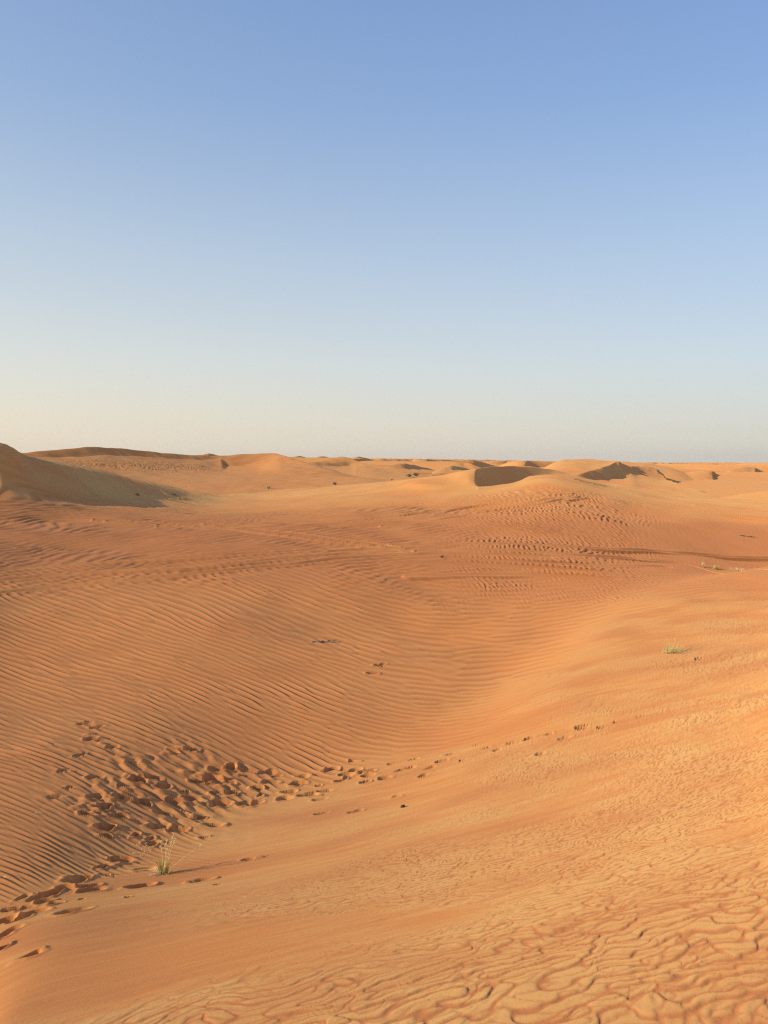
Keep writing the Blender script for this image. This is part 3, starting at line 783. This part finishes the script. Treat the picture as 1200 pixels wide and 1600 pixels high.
# the green clump at the lower left
g = on_ground(256, 1366)
gr = root('grass_clump', g)
tag(gr, 'green grass clump with seeding stalks beside the footprints in the near hollow', 'grass')
tuft_mesh(70, 0.155, 0.42, 0.0042, 0.55, (0.02, 0), 0.03).build('leaf_tuft', M_GREEN, gr)
tuft_mesh(34, 0.10, 0.9, 0.0036, 0.7, (0.05, -0.05), 0.03).build('leaf_tuft', M_OLIVE, gr)
m = MB()
for _ in range(26):
    a = random.gauss(math.pi, 0.55)
    m.blade((random.uniform(-.02, .02), random.uniform(-.02, .02), 0.012), (math.cos(a), math.sin(a) - 0.2, 0.20 + random.uniform(-.05, .2)), random.uniform(0.10, 0.28), 0.0035, 0.7)
for _ in range(12):
    a = random.uniform(0, 6.28)
    m.blade((0, 0, 0.01), (math.cos(a), math.sin(a), 0.25), random.uniform(0.05, 0.12), 0.0035, 0.6)
m.build('dry_leaves', M_STRAW, gr)
for d, L_, dr in (((-0.62, 0, 1), 0.30, 0.9), ((-0.5, .1, 1), 0.27, 0.7), ((-0.72, -.1, 1), 0.29, 1.1), ((-0.10, .1, 1), 0.25, 0.2), ((0.10, 0, 1), 0.28, 0.15),
                  ((0.22, .1, 1), 0.31, 0.25), ((0.30, 0, 1), 0.30, 0.35), ((0.17, -.1, 1), 0.24, 0.2), ((1.0, 0.5, 0.75), 0.38, 0.35)):
    stalk(gr, d, L_, dr, 0.0016, 13, 0.017)

# the paler clump on the right-hand slope
g = on_ground(1050, 1019)
gr = root('grass_clump', g)
tag(gr, 'pale dry grass clump alone on the smooth orange slope at the right', 'grass')
tuft_mesh(110, 0.21, 0.9, 0.006, 0.7, (0.1, 0), 0.13).build('leaf_tuft', M_OLIVE, gr)
m = MB()
for _ in range(60):
    a = random.uniform(0, 6.28)
    m.blade((random.uniform(-.18, .14), random.uniform(-.1, .1), 0.012), (math.cos(a), math.sin(a), 0.5), random.uniform(0.10, 0.24), 0.006, 0.8)
m.build('dry_leaves', M_STRAW, gr)
for k in range(7):
    stalk(gr, (random.uniform(-.5, .6), random.uniform(-.3, .3), 1), random.uniform(.22, .33), 0.3, 0.0016, 8, 0.014)

def small_tuft(pos, label, mats, n, h, spread, width, droop, base_r, cat='grass', name='grass_tuft', lean=(0, 0)):
    r = root(name, pos); tag(r, label, cat)
    tuft_mesh(n, h, spread, width, droop, lean, base_r).build('leaf_tuft', mats[0], r)
    tuft_mesh(n // 2, h * 0.6, spread * 1.4, width, droop, lean, base_r * 1.2).build('dry_leaves', mats[1], r)
    return r
small_tuft(on_ground(1098, 886), 'narrow upright straw tuft, leftmost of the three below the tyre tracks at the right', (M_STRAW, M_STRAW), 34, 0.20, 0.22, 0.010, 0.2, 0.03)
small_tuft(on_ground(1117, 889), 'rounded yellow green tuft between an upright straw tuft and a low one', (M_OLIVE, M_STRAW), 90, 0.18, 0.7, 0.010, 0.6, 0.08)
small_tuft(on_ground(1151, 892), 'low spreading pale tuft nearest the right edge of the picture', (M_STRAW, M_OLIVE), 90, 0.16, 1.3, 0.010, 0.6, 0.18)
small_tuft(on_ground(281, 780), 'small yellow tuft at the foot of the shaded left dune', (M_OLIVE, M_STRAW), 70, 0.24, 0.9, 0.016, 0.6, 0.12)
small_tuft(on_ground(273, 774), 'dark scrubby tuft on the shaded left dune just above a yellow one', (M_SCRUB, M_SCRUB), 70, 0.18, 1.1, 0.016, 0.6, 0.13, 'shrub', 'desert_shrub')
small_tuft(on_ground(262, 780), 'faint low dry tuft left of the yellow tuft under the shaded dune', (M_STRAW, M_SCRUB), 40, 0.12, 1.2, 0.012, 0.6, 0.16)
small_tuft(on_ground(215, 774), 'tiny brown tuft alone near the foot of the shaded left dune', (M_SCRUB, M_STRAW), 40, 0.20, 0.7, 0.014, 0.5, 0.07)

def shrub(pos, label, w, h, mat, n=60):
    r = root('desert_shrub', pos); tag(r, label, 'shrub')
    m = MB(); l = MB()
    for _ in range(n):
        a = random.uniform(0, 6.28); rr = random.random()**0.6
        e = np.array([math.cos(a) * rr * w / 2, math.sin(a) * rr * w / 2, h * random.uniform(0.35, 1.0) * (1 - 0.5 * rr * rr)])
        mid = e * 0.5 + np.array([random.uniform(-.05, .05) * w, random.uniform(-.05, .05) * w, 0.1 * h])
        m.tube([(0.1 * e[0], 0.1 * e[1], -0.05), mid, e], 0.012 * w, 0.004 * w, 4)
        for _k in range(5):
            q = mid + (e - mid) * random.uniform(0.2, 1.1)
            l.spikelet(q, (random.uniform(-1, 1), random.uniform(-1, 1), random.uniform(-.2, 1)), 0.10 * w * random.uniform(.6, 1.3), 0.022 * w)
    m.build('stems', M_SCRUB, r); l.build('foliage', mat, r)
for px, py, w, h, mat, lab in (
    (419, 764, 0.55, 0.40, M_STRAW, 'round pale bush casting a shadow on the red flat behind the crest'),
    (523, 757, 0.50, 0.26, M_SCRUB, 'low brown bush at the edge of the red flat, halfway along the crest line'),
    (612, 751, 0.55, 0.36, M_STRAW, 'small straw coloured bush just left of the darkest scrub'),
    (640, 745, 1.0, 0.50, M_SCRUB, 'dark scrub bush, left half of a pair behind the pale crest'),
    (650, 744, 1.2, 0.62, M_SCRUB, 'dark scrub bush, taller right half of a pair behind the pale crest')):
    p = on_sheets(px, py)
    if p is None: p = on_ground(px, py)
    shrub(p, lab, w, h, mat)

def twig(px, py, label, L_, r, ang, forks, name='dead_branch', mat=None, cat='branch', lift=0.01):
    g = on_ground(px, py); m = MB()
    t = np.array([math.cos(ang), math.sin(ang), 0.0])
    slope = (on_ground(px + 12, py)[2] - on_ground(px - 12, py)[2]) / max(on_ground(px + 12, py)[0] - on_ground(px - 12, py)[0], 1e-3)
    t[2] = slope * t[0]
    pts = [t * L_ * (k / 8 - 0.5) + np.array([0, 0.012 * math.sin(k * 1.9) * L_ / .4, lift + 0.02 * L_ * abs(math.sin(k * 1.3))]) for k in range(9)]
    m.tube(pts, r, r * 0.5, 6)
    for _ in range(forks):
        k = random.randint(1, 7); a = ang + random.choice((-1, 1)) * random.uniform(0.4, 1.1)
        e = pts[k] + np.array([math.cos(a), math.sin(a), random.uniform(0, 0.12)]) * L_ * random.uniform(0.15, 0.35)
        m.tube([pts[k], (pts[k] + e) / 2 + np.array([0, 0, 0.008]), e], r * 0.6, r * 0.25, 5)
    o = m.build(name, mat or M_WOOD, None, g)
    tag(o, label, cat)
twig(505, 1004, 'dark weathered dead branch lying among the ripples of the left slope', 0.42, 0.016, 0.35, 9)
twig(1164, 838, 'dark curved stand-in for a small sand hummock and its shadow near the right edge, beyond the tracks', 0.70, 0.030, -0.35, 1)  # no real branch: added dark shape for a hummock's shadow
twig(60, 1272, 'tiny pale straw fragment on the ripples left of the footprint cluster', 0.06, 0.003, 0.3, 2, 'straw_fragment', M_STRAW, 'straw')
twig(10, 1372, 'tiny pale straw fragment at the left edge above the line of footprints', 0.05, 0.003, -0.2, 2, 'straw_fragment', M_STRAW, 'straw')

g = on_ground(629, 1262)
m = MB(); nseg, nring = 12, 8
for i in range(nring + 1):
    th = math.pi * i / nring
    for j in range(nseg):
        ph = 2 * math.pi * j / nseg
        q = 1 + 0.16 * math.sin(3 * ph + 2 * th) + 0.10 * math.sin(5 * th + ph)
        m.v.append((0.020 * q * math.sin(th) * math.cos(ph) + 0.006 * math.cos(th), 0.016 * q * math.sin(th) * math.sin(ph), 0.010 + 0.013 * q * math.cos(th)))
for i in range(nring):
    for j in range(nseg):
        a = i * nseg + j; b = i * nseg + (j + 1) % nseg
        m.f.append((a, b, b + nseg, a + nseg))
o = m.build('pebble', M_STONE, None, g)
for p_ in o.data.polygons: p_.use_smooth = True
tag(o, 'single dark pebble on the smooth sand right of the footprint trail', 'pebble')

# ------------------------------------------------------------------ dusty air
hz = bpy.data.materials.new('haze'); hz.use_nodes = True
hn = hz.node_tree; hn.nodes.remove(hn.nodes['Principled BSDF'])
pv = hn.nodes.new('ShaderNodeVolumePrincipled')
pv.inputs['Color'].default_value = (0.97, 0.93, 0.88, 1)
pv.inputs['Density'].default_value = 6.0e-5
pv.inputs['Anisotropy'].default_value = 0.2
hn.links.new(pv.outputs[0], hn.nodes['Material Output'].inputs['Volume'])
x0, x1, y0, y1, z0, z1 = -9600.0, 9600.0, -40.0, 6200.0, -70.0, 60.0
m = MB()
m.v = [(a, b, c) for c in (z0, z1) for b in (y0, y1) for a in (x0, x1)]
m.f = [(0, 2, 3, 1), (4, 5, 7, 6), (0, 1, 5, 4), (2, 6, 7, 3), (0, 4, 6, 2), (1, 3, 7, 5)]
o = m.build('haze', hz)
o['kind'] = 'stuff'
